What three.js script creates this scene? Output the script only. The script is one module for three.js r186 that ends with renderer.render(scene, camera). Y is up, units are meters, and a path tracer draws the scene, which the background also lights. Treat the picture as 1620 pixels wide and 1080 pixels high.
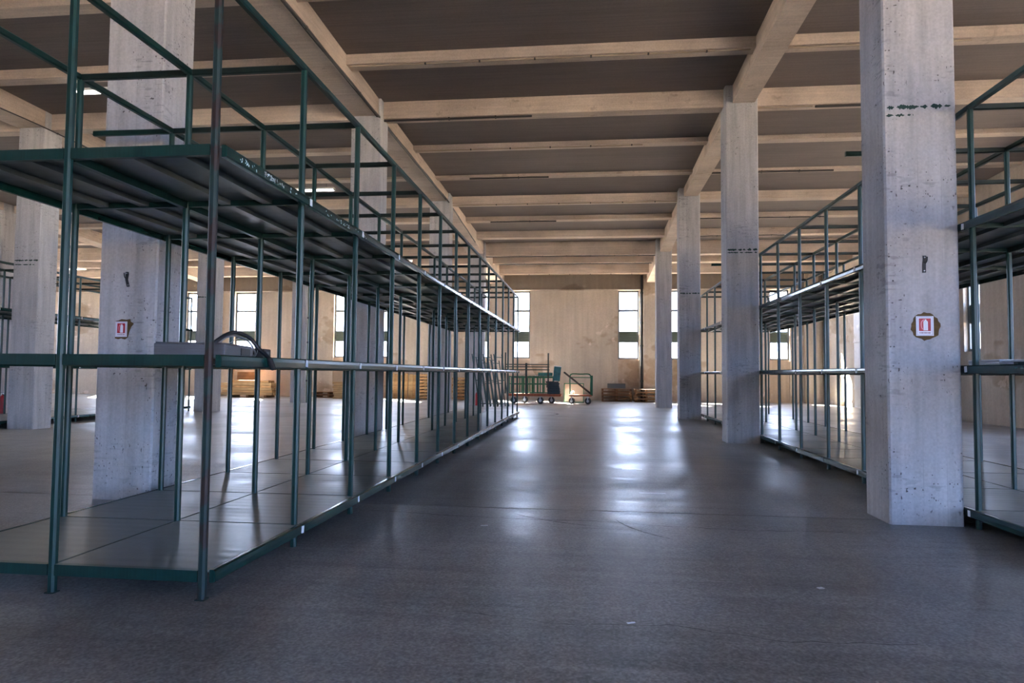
import * as THREE from 'three';
import { RectAreaLightUniformsLib } from 'three/addons/lights/RectAreaLightUniformsLib.js';
import { RoundedBoxGeometry } from 'three/addons/geometries/RoundedBoxGeometry.js';
import { mergeGeometries } from 'three/addons/utils/BufferGeometryUtils.js';

// ------------------------------------------------------------------ camera, sky, sun, exposure
// World: x to the right across the aisles, y up, the hall runs away along -z. d = -z is the distance into the hall.
const scene = new THREE.Scene();
const camera = new THREE.PerspectiveCamera(2 * Math.atan(540 / 1084.48) * 180 / Math.PI, 1.5, 0.05, 400);
camera.position.set(0, 1.25, 0);
camera.rotation.order = 'YXZ';
camera.rotation.set(0.0471, 0.1135, 0.0088);
const renderer = new THREE.WebGLRenderer();
renderer.toneMapping = THREE.LinearToneMapping;
renderer.toneMappingExposure = 20;
renderer.shadowMap.enabled = true;
RectAreaLightUniformsLib.init();

const sunTravel = new THREE.Vector3(0.55, -1, 0.9).normalize();
// clear hazy sky: blue overhead and away from the sun, whiter towards the horizon and the sun
{
  const W = 512, H = 256, data = new Float32Array(W * H * 4), toSun = sunTravel.clone().negate();
  for (let j = 0; j < H; j++) for (let i = 0; i < W; i++) {
    const up = ((j + 0.5) / H - 0.5) * Math.PI, round = ((i + 0.5) / W - 0.5) * 2 * Math.PI, x = Math.cos(round) * Math.cos(up), y = Math.sin(up), z = Math.sin(round) * Math.cos(up);
    const c = x * toSun.x + y * toSun.y + z * toSun.z, near = Math.pow(0.5 + 0.5 * c, 2), glow = Math.pow(Math.max(0, c), 24), low = Math.pow(1 - Math.max(0, y), 3);
    const air = [0.27 + 0.22 * low, 0.50 + 0.30 * low, 1.06 + 0.44 * low], haze = [1.0, 0.98, 0.94], k = (j * W + i) * 4;
    for (let q = 0; q < 3; q++) data[k + q] = air[q] * (1 + 0.25 * near) + haze[q] * (1.5 * near + 2.5 * glow);
    data[k + 3] = 1;
  }
  const t = new THREE.DataTexture(data, W, H, THREE.RGBAFormat, THREE.FloatType);
  t.mapping = THREE.EquirectangularReflectionMapping; t.magFilter = t.minFilter = THREE.LinearFilter; t.needsUpdate = true;
  scene.background = t;
}
const sun = new THREE.DirectionalLight(new THREE.Color(1, 0.91, 0.78), 26);
sun.name = 'sun';
sun.position.copy(sunTravel).multiplyScalar(-60).add(new THREE.Vector3(-8, 0, -20));
sun.target.position.set(-8, 0, -20);
sun.castShadow = true;
sun.shadow.mapSize.set(4096, 4096);
Object.assign(sun.shadow.camera, { left: -45, right: 45, top: 45, bottom: -45, near: 1, far: 160 });
scene.add(sun, sun.target);

// ------------------------------------------------------------------ random numbers and textures
function rng(seed) { let s = seed >>> 0; return () => { s = (s + 0x6D2B79F5) | 0; let t = Math.imul(s ^ (s >>> 15), 1 | s); t = (t + Math.imul(t ^ (t >>> 7), 61 | t)) ^ t; return ((t ^ (t >>> 14)) >>> 0) / 4294967296; }; }
const R = rng(20240611);
const clamp = (x, a = 0, b = 1) => Math.min(b, Math.max(a, x));
const smooth = (a, b, x) => { const t = clamp((x - a) / (b - a)); return t * t * (3 - 2 * t); };
// A tiling field of layered value noise, 0..1. px, py: cells of the first layer along u and v.
function field(n, px, py, octaves, seed, fall = 0.5) {
  const out = new Float32Array(n * n), rand = rng(seed);
  let amp = 1, total = 0;
  for (let o = 0; o < octaves; o++) {
    const W = px << o, H = py << o, g = new Float32Array(W * H).map(() => rand());
    for (let y = 0; y < n; y++) {
      const fy = y / n * H, y0 = Math.floor(fy), ty = (fy - y0) * (fy - y0) * (3 - 2 * (fy - y0)), a = (y0 % H) * W, b = ((y0 + 1) % H) * W;
      for (let x = 0; x < n; x++) {
        const fx = x / n * W, x0 = Math.floor(fx), q = fx - x0, tx = q * q * (3 - 2 * q), i = x0 % W, j = (x0 + 1) % W;
        const u = g[a + i] + (g[a + j] - g[a + i]) * tx, v = g[b + i] + (g[b + j] - g[b + i]) * tx;
        out[y * n + x] += amp * (u + (v - u) * ty);
      }
    }
    total += amp; amp *= fall;
  }
  for (let i = 0; i < out.length; i++) out[i] /= total;
  return out;
}
function dataTexture(n, fill, srgb, metres) {
  const d = new Uint8Array(n * n * 4), c = [0, 0, 0];
  for (let y = 0, k = 0; y < n; y++) for (let x = 0; x < n; x++, k++) {
    fill(k, x / n, y / n, c);
    d[k * 4] = clamp(c[0]) * 255; d[k * 4 + 1] = clamp(c[1]) * 255; d[k * 4 + 2] = clamp(c[2]) * 255; d[k * 4 + 3] = 255;
  }
  const t = new THREE.DataTexture(d, n, n);
  t.wrapS = t.wrapT = THREE.RepeatWrapping;
  t.magFilter = THREE.LinearFilter; t.minFilter = THREE.LinearMipmapLinearFilter; t.generateMipmaps = true;
  if (srgb) t.colorSpace = THREE.SRGBColorSpace;
  t.repeat.set(1 / metres, 1 / metres);
  t.needsUpdate = true;
  return t;
}
// painted board-marked concrete of the columns: streaks along v, pits and scuffs
const colTex = (() => {
  const n = 1024, streak = field(n, 48, 3, 3, 11, 0.6), blot = field(n, 5, 4, 5, 12), fine = field(n, 160, 160, 2, 13), pit = field(n, 150, 110, 2, 14, 0.7), sc = field(n, 24, 110, 2, 15), patch = field(n, 6, 6, 4, 16);
  const pits = (k) => smooth(0.78, 0.87, pit[k]) * smooth(0.40, 0.62, patch[k]);
  const color = dataTexture(n, (k, u, v, c) => {
    const seam = Math.abs(((u * 2.6 / 0.19) % 1) - 0.5) > 0.485 ? 0.06 * smooth(0.35, 0.7, blot[k]) : 0;
    let b = 0.80 + 0.16 * (blot[k] - 0.5) + 0.15 * (streak[k] - 0.5) + 0.08 * (fine[k] - 0.5) - seam;
    b -= 0.10 * smooth(0.6, 0.75, sc[k]) * smooth(0.5, 0.7, patch[k]);
    const p = pits(k);
    b = b * (1 - 0.5 * p);
    c[0] = b * 0.985 + 0.015 * p; c[1] = b * 0.98; c[2] = b * (0.985 - 0.03 * (blot[k] - 0.4));
  }, true, 2.6);
  const bump = dataTexture(n, (k, u, v, c) => { c[0] = c[1] = c[2] = 0.55 + 0.25 * (streak[k] - 0.5) + 0.15 * (fine[k] - 0.5) - 0.5 * pits(k); }, false, 2.6);
  return { color, bump };
})();
// concrete of beams and slab: board lines along u, soft stains
const beamTex = (() => {
  const n = 1024, grain = field(n, 4, 90, 3, 21, 0.6), blot = field(n, 5, 5, 5, 22), fine = field(n, 170, 170, 2, 23), spot = field(n, 30, 30, 3, 24), patch = field(n, 4, 4, 3, 25);
  const color = dataTexture(n, (k, u, v, c) => {
    let b = 0.80 + 0.22 * (blot[k] - 0.5) + 0.10 * (grain[k] - 0.5) + 0.07 * (fine[k] - 0.5) - 0.08 * smooth(0.66, 0.78, spot[k]) * smooth(0.5, 0.66, patch[k]);
    c[0] = b; c[1] = b * (0.985 - 0.03 * (patch[k] - 0.5)); c[2] = b * (0.97 - 0.07 * (patch[k] - 0.5));
  }, true, 3.1);
  const bump = dataTexture(n, (k, u, v, c) => { c[0] = c[1] = c[2] = 0.5 + 0.3 * (grain[k] - 0.5) + 0.2 * (fine[k] - 0.5) + 0.3 * (blot[k] - 0.5); }, false, 3.1);
  return { color, bump };
})();
const slabTex = (() => {
  const n = 1024, grain = field(n, 3, 130, 2, 26, 0.6), blot = field(n, 3, 4, 4, 27), fine = field(n, 170, 170, 2, 28);
  return dataTexture(n, (k, u, v, c) => { const b = 0.80 + 0.09 * (blot[k] - 0.5) + 0.09 * (grain[k] - 0.5) + 0.05 * (fine[k] - 0.5); c[0] = b; c[1] = b * 0.985; c[2] = b * 0.97; }, true, 3.3);
})();
// plaster of the outer walls: blotches, damp stains with ragged outlines
const wallTex = (() => {
  const n = 1024, blot = field(n, 4, 4, 6, 31), fine = field(n, 150, 150, 2, 32), drip = field(n, 60, 4, 3, 33), damp = field(n, 3, 5, 5, 34, 0.55), sc = field(n, 20, 20, 4, 35);
  const color = dataTexture(n, (k, u, v, c) => {
    const stain = smooth(0.60, 0.66, damp[k]) * 0.5 + smooth(0.68, 0.74, damp[k]) * 0.3, flake = smooth(0.67, 0.7, sc[k]) * smooth(0.55, 0.62, damp[k]);
    let b = 0.80 + 0.16 * (blot[k] - 0.5) + 0.08 * (drip[k] - 0.5) + 0.05 * (fine[k] - 0.5);
    b = b * (1 - 0.22 * stain) + 0.12 * flake;
    c[0] = b; c[1] = b * (0.98 - 0.05 * stain); c[2] = b * (0.955 - 0.12 * stain + 0.03 * flake);
  }, true, 7.3);
  const bump = dataTexture(n, (k, u, v, c) => { c[0] = c[1] = c[2] = 0.5 + 0.3 * (blot[k] - 0.5) + 0.3 * (fine[k] - 0.5); }, false, 7.3);
  return { color, bump };
})();
// trowelled concrete floor: fine aggregate, wheel scuffs across and along, duller patches
const floorTex = (() => {
  const n = 2048, grain = field(n, 520, 520, 2, 41, 0.7), blot = field(n, 5, 5, 6, 42, 0.55), scuff = field(n, 5, 70, 4, 43, 0.6), scuff2 = field(n, 46, 7, 3, 44, 0.6), patch = field(n, 3, 4, 4, 45), speck = field(n, 300, 300, 1, 46);
  const color = dataTexture(n, (k, u, v, c) => {
    let b = 0.74 + 0.40 * (blot[k] - 0.5) + 0.34 * (grain[k] - 0.5) + 0.26 * (scuff[k] - 0.5) * smooth(0.35, 0.65, patch[k]) + 0.08 * (scuff2[k] - 0.5);
    b -= 0.04 * smooth(0.6, 0.75, scuff[k]) * smooth(0.45, 0.6, blot[k]);
    b += 0.10 * smooth(0.9, 0.98, speck[k]);
    c[0] = b; c[1] = b * (0.995 - 0.02 * (patch[k] - 0.5)); c[2] = b * (1.0 - 0.05 * (patch[k] - 0.4));
  }, true, 6.1);
  const rough = dataTexture(1024, (k, u, v, c) => {
    const y = Math.floor(k / 1024) * 2, x = (k % 1024) * 2, i = y * 2048 + x;
    const r = 0.35 + 0.28 * (blot[i] - 0.45) + 0.18 * (scuff[i] - 0.5) + 0.10 * (grain[i] - 0.5) + 0.08 * smooth(0.5, 0.7, patch[i]);
    c[0] = c[1] = c[2] = clamp(r, 0.285, 0.8);
  }, false, 6.1);
  const bump = dataTexture(1024, (k, u, v, c) => { const i = Math.floor(k / 1024) * 2 * 2048 + (k % 1024) * 2; c[0] = c[1] = c[2] = 0.5 + 0.5 * (grain[i] - 0.5) + 0.4 * (scuff[i] - 0.5) + 0.5 * (blot[i] - 0.5); }, false, 6.1);
  return { color, rough, bump };
})();
// enamelled steel: small chips, faint scratches
const steelTex = (() => {
  const n = 512, blot = field(n, 6, 6, 4, 51), chip = field(n, 70, 70, 2, 52), line = field(n, 90, 4, 2, 53);
  return dataTexture(n, (k, u, v, c) => {
    const b = 0.78 + 0.3 * (blot[k] - 0.5) + 0.16 * (line[k] - 0.5), p = smooth(0.86, 0.92, chip[k]);
    c[0] = b * (1 - p) + p * 0.95; c[1] = b * (1 - p) + p * 0.62; c[2] = b * (1 - p) + p * 0.6;
  }, true, 0.9);
})();
// shelf sheets: dusty enamel, shallow dents across the sheet
const sheetTex = (() => {
  const n = 512, blot = field(n, 4, 4, 5, 61), wipe = field(n, 8, 40, 3, 62), fine = field(n, 120, 120, 2, 63);
  const color = dataTexture(n, (k, u, v, c) => { const b = 0.78 + 0.22 * (blot[k] - 0.5) + 0.12 * (wipe[k] - 0.5) + 0.08 * (fine[k] - 0.5); c[0] = b; c[1] = b; c[2] = b * 0.985; }, true, 2.3);
  const rough = dataTexture(n, (k, u, v, c) => { c[0] = c[1] = c[2] = clamp(0.36 + 0.22 * (blot[k] - 0.5) + 0.10 * (wipe[k] - 0.5), 0.285, 0.7); }, false, 2.3);
  const bump = dataTexture(n, (k, u, v, c) => { c[0] = c[1] = c[2] = 0.5 + 0.25 * Math.sin(v * Math.PI * 2 * 18) * smooth(0.35, 0.6, blot[k]) + 0.3 * (blot[k] - 0.5); }, false, 2.3);
  return { color, rough, bump };
})();
const woodTex = (() => {
  const n = 512, g = field(n, 3, 60, 4, 71, 0.6), b = field(n, 4, 4, 3, 72);
  return dataTexture(n, (k, u, v, c) => { const w = 0.72 + 0.4 * (g[k] - 0.5) + 0.2 * (b[k] - 0.5); c[0] = w; c[1] = w * 0.96; c[2] = w * 0.9; }, true, 1.3);
})();
const rustTex = (() => {
  const n = 512, a = field(n, 8, 6, 5, 81), s = field(n, 40, 5, 3, 82);
  return dataTexture(n, (k, u, v, c) => {
    const r = smooth(0.44, 0.58, a[k] * 0.75 + s[k] * 0.25);
    c[0] = 0.16 * (1 - r) + 0.30 * r; c[1] = 0.33 * (1 - r) + 0.20 * r; c[2] = 0.31 * (1 - r) + 0.17 * r;
  }, true, 0.7);
})();

// ------------------------------------------------------------------ materials
const lin = (r, g, b) => new THREE.Color().setRGB(r, g, b);
const std = (o) => new THREE.MeshStandardMaterial(o);
const M = {
  column: std({ color: lin(0.80, 0.79, 0.79), map: colTex.color, bumpMap: colTex.bump, bumpScale: 0.006, roughness: 0.85 }),
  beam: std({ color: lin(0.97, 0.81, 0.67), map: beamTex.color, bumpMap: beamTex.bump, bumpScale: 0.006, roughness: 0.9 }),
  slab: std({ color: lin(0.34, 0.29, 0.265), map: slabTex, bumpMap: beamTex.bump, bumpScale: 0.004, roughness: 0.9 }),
  wall: std({ color: lin(0.71, 0.635, 0.545), map: wallTex.color, bumpMap: wallTex.bump, bumpScale: 0.01, roughness: 0.92 }),
  apron: std({ color: lin(0.62, 0.51, 0.41), map: wallTex.color, bumpMap: wallTex.bump, bumpScale: 0.01, roughness: 0.92 }),
  band: std({ color: lin(0.30, 0.25, 0.20), map: wallTex.color, bumpMap: beamTex.bump, bumpScale: 0.008, roughness: 0.92 }),
  floor: new THREE.MeshPhysicalMaterial({ specularIntensity: 0.36, color: lin(0.585, 0.585, 0.575), map: floorTex.color, roughness: 1, roughnessMap: floorTex.rough, bumpMap: floorTex.bump, bumpScale: 0.0016, vertexColors: true }),
  gravel: std({ color: lin(0.42, 0.365, 0.295), map: wallTex.color, roughness: 1 }),
  sub: std({ color: lin(0.05, 0.05, 0.05), roughness: 1 }),
  crack: std({ color: lin(0.05, 0.05, 0.052), roughness: 1 }),
  green: std({ color: lin(0.011, 0.070, 0.060), map: steelTex, roughness: 0.36, metalness: 0.05 }),
  lip: std({ color: lin(0.013, 0.075, 0.065), map: steelTex, roughness: 0.22, metalness: 0.05 }),
  tyre: std({ color: lin(0.085, 0.083, 0.086), roughness: 0.6 }),
  rail: std({ color: lin(0.020, 0.045, 0.040), map: steelTex, roughness: 0.4, metalness: 0.1 }),
  rusty: std({ color: lin(0.30, 0.30, 0.31), map: rustTex, roughness: 0.6 }),
  sheet: std({ color: lin(0.19, 0.215, 0.205), map: sheetTex.color, roughness: 1, roughnessMap: sheetTex.rough, bumpMap: sheetTex.bump, bumpScale: 0.0022 }),
  paper: std({ color: lin(0.75, 0.77, 0.82), roughness: 0.7 }),
  tape: std({ color: lin(0.8, 0.81, 0.84), roughness: 0.3 }),  // white of the painted window glints on the floor and the paper scraps
  frame: std({ color: lin(0.10, 0.115, 0.12), roughness: 0.5 }),
  spandrel: std({ color: lin(0.10, 0.14, 0.11), map: sheetTex.color, roughness: 0.5 }),
  glass: new THREE.MeshPhysicalMaterial({ color: lin(0.82, 0.84, 0.86), transmission: 1, thickness: 0, roughness: 0, ior: 1.5 }),
  black: std({ color: lin(0.012, 0.012, 0.013), roughness: 0.55 }),
  cable: std({ color: lin(0.02, 0.02, 0.022), roughness: 0.4 }),
  tan: std({ color: lin(0.42, 0.33, 0.24), roughness: 0.8 }),
  pipeBrown: std({ color: lin(0.075, 0.058, 0.05), map: rustTex, roughness: 0.6 }),
  pipeDark: std({ color: lin(0.05, 0.042, 0.04), roughness: 0.6 }),
  pipeGreen: std({ color: lin(0.10, 0.16, 0.08), roughness: 0.6 }),
  doorWhite: std({ color: lin(0.70, 0.70, 0.72), map: wallTex.color, roughness: 0.5 }),
  wood: std({ color: lin(0.72, 0.44, 0.20), map: woodTex, roughness: 0.8 }),
  woodPale: std({ color: lin(0.80, 0.56, 0.30), map: woodTex, roughness: 0.8 }),
  woodBrown: std({ color: lin(0.42, 0.22, 0.10), map: woodTex, roughness: 0.85 }),
  card: std({ color: lin(0.50, 0.27, 0.12), map: woodTex, roughness: 0.85 }),
  orange: std({ color: lin(0.55, 0.13, 0.035), map: steelTex, roughness: 0.5 }),
  greenBright: std({ color: lin(0.02, 0.22, 0.10), map: steelTex, roughness: 0.42 }),
  teal: std({ color: lin(0.05, 0.28, 0.25), map: steelTex, roughness: 0.45 }),
  rubber: std({ color: lin(0.03, 0.032, 0.034), roughness: 0.8 }),
  steel: std({ color: lin(0.45, 0.46, 0.48), roughness: 0.4, metalness: 0.8 }),
  greyCase: std({ color: lin(0.17, 0.17, 0.19), map: sheetTex.color, roughness: 0.5 }),
  blueGrey: std({ color: lin(0.06, 0.11, 0.16), roughness: 0.5 }),
  red: std({ color: lin(0.42, 0.012, 0.014), roughness: 0.32 }),
  glue: std({ color: lin(0.26, 0.17, 0.07), map: woodTex, roughness: 0.9 }),
  lampBody: std({ color: lin(0.7, 0.7, 0.68), roughness: 0.5 }),
  tube: std({ color: lin(0.9, 0.9, 0.9), emissive: lin(1, 0.97, 0.9), emissiveIntensity: 0.5, roughness: 0.4 }),
  markGreen: std({ color: lin(0.018, 0.05, 0.04), roughness: 0.8 }),
};

// ------------------------------------------------------------------ builders
const used = new Map();
function numbered(name) { const k = used.get(name) ?? 0; used.set(name, k + 1); return k ? `${name}_${String(k).padStart(3, '0')}` : name; }
function tag(o, label, category, group, kind) {
  o.userData.label = label; if (category) o.userData.category = category;
  if (group) o.userData.group = group; if (kind) o.userData.kind = kind;
  return o;
}
function thing(name, label, category, [x, y, d] = [0, 0, 0], turn = 0, group, kind) {
  const g = new THREE.Group(); g.name = numbered(name); g.position.set(x, y, -d); g.rotation.y = turn; scene.add(g);
  return tag(g, label, category, group, kind);
}
function part(name, geo, mat, parent, [x, y, z] = [0, 0, 0]) {
  const m = new THREE.Mesh(geo, mat); m.name = name; m.position.set(x, y, z); m.castShadow = m.receiveShadow = true; parent.add(m); return m;
}
// box with uv in metres, centred
function box(w, h, l, ou = 0, ov = 0) {
  const g = new THREE.BoxGeometry(w, h, l), uv = g.attributes.uv, s = [[l, h], [l, h], [w, l], [w, l], [w, h], [w, h]];
  for (let i = 0; i < 24; i++) uv.setXY(i, uv.getX(i) * s[i >> 2][0] + ou, uv.getY(i) * s[i >> 2][1] + ov);
  return g;
}
// straight bar with a convex or concave outline [[a, b] ...] (counter-clockwise seen from the far end), along +y, uv in metres
function prism(outline, len, ou = 0) {
  const P = [], U = [], V = (a, y) => P.push(a[0], y, a[1]);
  let run = ou;
  outline.forEach((a, i) => {
    const b = outline[(i + 1) % outline.length], l = Math.hypot(b[0] - a[0], b[1] - a[1]);
    V(a, 0); V(a, len); V(b, len); V(a, 0); V(b, len); V(b, 0);
    U.push(run, 0, run, len, run + l, len, run, 0, run + l, len, run + l, 0);
    run += l;
  });
  const tri = THREE.ShapeUtils.triangulateShape(outline.map((p) => new THREE.Vector2(...p)), []);
  for (const [i, j, k] of tri) for (const [y, q] of [[0, [i, j, k]], [len, [i, k, j]]]) for (const v of q) { V(outline[v], y); U.push(outline[v][0], outline[v][1]); }
  const g = new THREE.BufferGeometry();
  g.setAttribute('position', new THREE.Float32BufferAttribute(P, 3)); g.setAttribute('uv', new THREE.Float32BufferAttribute(U, 2));
  g.computeVertexNormals();
  // keep faces outward whatever the winding
  let area = 0; outline.forEach((a, i) => { const b = outline[(i + 1) % outline.length]; area += a[0] * b[1] - b[0] * a[1]; });
  if (area < 0) { const p = g.attributes.position.array, u = g.attributes.uv.array; for (let t = 0; t < p.length; t += 9) for (let c = 0; c < 3; c++) [p[t + 3 + c], p[t + 6 + c]] = [p[t + 6 + c], p[t + 3 + c]]; for (let t = 0; t < u.length; t += 6) for (let c = 0; c < 2; c++) [u[t + 2 + c], u[t + 4 + c]] = [u[t + 4 + c], u[t + 2 + c]]; g.computeVertexNormals(); }
  return g;
}
const chamfered = (w, l, c) => [[-w / 2 + c, -l / 2], [w / 2 - c, -l / 2], [w / 2, -l / 2 + c], [w / 2, l / 2 - c], [w / 2 - c, l / 2], [-w / 2 + c, l / 2], [-w / 2, l / 2 - c], [-w / 2, -l / 2 + c]];
const alongZ = (g) => g.rotateX(-Math.PI / 2);          // +y becomes -z: into the hall
const alongX = (g) => g.rotateZ(-Math.PI / 2);          // +y becomes +x
function bar(a, b, w, l = w) {                            // chamfered square bar between two points, geometry in those coordinates
  const A = new THREE.Vector3(...a), D = new THREE.Vector3(...b).sub(A), g = prism(chamfered(w, l, Math.min(w, l) * 0.2), D.length());
  g.applyQuaternion(new THREE.Quaternion().setFromUnitVectors(new THREE.Vector3(0, 1, 0), D.normalize())); g.translate(...a);
  return g;
}
const tubeGeo = (pts, r, seg = 24, rad = 7) => new THREE.TubeGeometry(new THREE.CatmullRomCurve3(pts.map((p) => new THREE.Vector3(...p))), seg, r, rad);
// block in hall coordinates x0..x1, y0..y1, d0..d1 whose heights follow lift(d); uv in metres
const roofLift = (d) => (d > 20.3 ? -0.06 * (d - 20.3) : 0);
function block(x0, x1, y0, y1, d0, d1, lift) {
  const g = box(x1 - x0, y1 - y0, d1 - d0, x0 * 0.37 + y0 * 0.6 + d0 * 0.23, d0 * 0.71 + x0 * 0.13);
  g.translate((x0 + x1) / 2, (y0 + y1) / 2, -(d0 + d1) / 2);
  if (lift) { const p = g.attributes.position; for (let i = 0; i < p.count; i++) p.setY(i, p.getY(i) + lift(-p.getZ(i))); g.computeVertexNormals(); }
  return g;
}
const ordinal = ['topmost', 'second from top', 'third from top', 'fourth from top', 'fifth from top', 'sixth from top', 'seventh from top', 'eighth from top', 'ninth from top'];
const nth = ['first', 'second', 'third', 'fourth', 'fifth', 'sixth', 'seventh', 'eighth', 'ninth', 'tenth'];

// ------------------------------------------------------------------ the hall: floor, ceiling, walls
const XL = -34.2, XR = 10.75, DB = -14.4, DF = 33.3, YS = 7.03;
const rows = [{ x0: -19.53, x1: -18.93 }, { x0: -12.18, x1: -11.58 }, { x0: -4.81, x1: -4.2 }, { x0: 2.54, x1: 3.137 }];
const lines = [6.22, 13.18, 20.02, 26.87];

const floor = thing('floor', 'worn grey trowelled concrete floor slabs with joints and scuffs', 'floor', [0, 0, 0], 0, null, 'structure');
part('sub_base', block(XL, XR, -0.6, -0.16, DB, DF), M.sub, floor);
{
  const edges = [DB, -7.4, -0.5, 6.42, 13.2, 20.1, 27.0, DF], big = field(256, 9, 9, 5, 91, 0.6);
  for (let k = 0; k + 1 < edges.length; k++) {
    const d0 = edges[k] + (k ? 0.011 : 0), d1 = edges[k + 1] - (k + 2 < edges.length ? 0.011 : 0), w = XR - XL, l = d1 - d0;
    const top = new THREE.PlaneGeometry(w, l, 128, 24).rotateX(-Math.PI / 2), p = top.attributes.position, uv = top.attributes.uv, c = [];
    for (let i = 0; i < p.count; i++) {
      const x = p.getX(i) + (XL + XR) / 2, d = (d0 + d1) / 2 - p.getZ(i);
      uv.setXY(i, x + k * 1.7, d + k * 0.9);
      const q = big[(Math.floor(((d + 20) / 60) * 255) & 255) * 256 + (Math.floor(((x + 40) / 60) * 255) & 255)];
      const b = 0.86 + 0.5 * (q - 0.5); c.push(b, b * 0.99, b * (1.0 - 0.1 * (q - 0.5)));
    }
    top.setAttribute('color', new THREE.Float32BufferAttribute(c, 3));
    const body = box(w, 0.155, l).translate(0, -0.0805, 0);
    body.setAttribute('color', new THREE.Float32BufferAttribute(new Float32Array(body.attributes.position.count * 3).fill(0.8), 3));
    const g = mergeGeometries([top, body]);
    part('floor_slab', g, M.floor, floor, [(XL + XR) / 2, 0, -(d0 + d1) / 2]);
  }
  const crack = (pts, w) => {                              // hairline cracks: ragged ribbons in the top of the slab
    const P = [], I = [];
    for (let i = 0; i + 1 < pts.length; i++) {
      const n = Math.max(3, Math.round(Math.hypot(pts[i + 1][0] - pts[i][0], pts[i + 1][1] - pts[i][1]) / 0.07));
      for (let j = 0; j < n; j++) { const t = j / n, x = pts[i][0] + (pts[i + 1][0] - pts[i][0]) * t, d = pts[i][1] + (pts[i + 1][1] - pts[i][1]) * t + (R() - 0.5) * 0.025, h = w * (0.25 + R() * 0.75); P.push(x, 0.0012, -d - h, x, 0.0012, -d + h); }
    }
    for (let k = 0; k + 3 < P.length / 3; k += 2) I.push(k, k + 1, k + 2, k + 1, k + 3, k + 2);
    const g = new THREE.BufferGeometry(); g.setAttribute('position', new THREE.Float32BufferAttribute(P, 3)); g.setIndex(I); g.computeVertexNormals();
    part('crack', g, M.crack, floor);
  };
  crack([[-2.0, 6.12], [-1.18, 6.0], [-0.4, 5.94], [0.0, 5.98], [0.49, 5.87], [1.3, 5.8], [2.1, 5.86]], 0.006);
  crack([[-0.7, 3.62], [-0.1, 3.5], [0.4, 3.56], [0.9, 3.42], [1.6, 3.47]], 0.003);
  const tyreMark = (x, d, r, a0, a1, w) => {               // black rubber left on the slab by turning trucks, broken at the edges
    const P = [], I = [], n = 60;
    for (let i = 0; i <= n; i++) { const a = a0 + (a1 - a0) * i / n, e = Math.sin(Math.PI * i / n), q = w * e * (0.35 + 0.65 * R()); for (const t of [-q, q]) P.push(x + (r + t) * Math.cos(a), 0.001, -(d + (r + t) * Math.sin(a))); }
    for (let k = 0; k < n; k++) I.push(2 * k, 2 * k + 1, 2 * k + 2, 2 * k + 1, 2 * k + 3, 2 * k + 2);
    const g = new THREE.BufferGeometry(); g.setAttribute('position', new THREE.Float32BufferAttribute(P, 3)); g.setIndex(I); g.computeVertexNormals(); part('tyre_mark', g, M.tyre, floor);
  };
  tyreMark(1.35, 6.3, 1.15, 3.3, 4.1, 0.016); tyreMark(0.5, 7.4, 1.7, 3.9, 4.5, 0.014); tyreMark(-2.3, 21.6, 1.3, -1.3, 1.0, 0.07);
  crack([[0.15, 9.6], [0.35, 10.9], [0.33, 12.4]], 0.008);
  crack([[-0.5, 10.4], [-0.62, 11.6], [-0.7, 12.7]], 0.006);
}

const ceiling = thing('ceiling', 'beige concrete ceiling with slab panels, cross beams and long girders', 'ceiling', [0, 0, 0], 0, null, 'structure');
{
  const beamRows = [{ x0: -19.53, x1: -18.93 }, { x0: -12.2, x1: -11.58 }, { x0: -4.87, x1: -4.25 }, { x0: 2.68, x1: 3.08 }];
  const colRib = [-14.2, -7.4, -0.5, 6.35, 13.36, 20.42, 27.25], mid = [-12, -9.7, -5.1, -2.8, 1.8, 4.1, 9.05, 11.33, 15.9, 18.3, 22.95, 25.2, 29.55, 31.8];
  const xs = [XL, ...beamRows.flatMap((r) => [r.x0, r.x1]), XR];
  for (const r of beamRows) {
    const cuts = [DB, -7.5, -0.6, ...lines, DF];
    for (let k = 0; k + 1 < cuts.length; k++) {
      const d0 = cuts[k] + (k > 2 ? 0.505 : 0), d1 = cuts[k + 1] + (k + 2 === cuts.length ? 0 : 0.0);
      part('girder', block(r.x0, r.x1, 6.42, YS + 0.02, d0, d1 - (k < 2 ? 0.01 : 0), roofLift), M.beam, ceiling);
    }
  }
  for (let s = 0; s < xs.length; s += 2) {
    for (const d of colRib) part('cross_beam', block(xs[s], xs[s + 1], 6.42, YS + 0.02, d, d + 0.28, roofLift), M.beam, ceiling);
    for (const d of mid) part('cross_beam', block(xs[s], xs[s + 1], 6.62, YS + 0.02, d, d + 0.27, roofLift), M.beam, ceiling);
  }
  const all = [DB, ...colRib, ...mid, DF].sort((a, b) => a - b);
  for (let k = 0; k + 1 < all.length; k++) {               // slab planks between the cross beams, a joint in the middle of each field
    if (all[k + 1] - all[k] < 0.35) continue;
    const a = all[k] + 0.135, b = all[k + 1] + 0.135, m = (a + b) / 2;
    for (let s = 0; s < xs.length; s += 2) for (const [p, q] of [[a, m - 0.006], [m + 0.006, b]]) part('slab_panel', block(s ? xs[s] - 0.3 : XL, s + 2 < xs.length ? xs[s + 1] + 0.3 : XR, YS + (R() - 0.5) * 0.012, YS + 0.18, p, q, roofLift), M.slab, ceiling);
  }
  part('roof_deck', block(XL - 0.35, XR + 0.35, YS + 0.2, YS + 0.4, DB - 0.35, DF + 0.35, roofLift), M.slab, ceiling);
}

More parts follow.
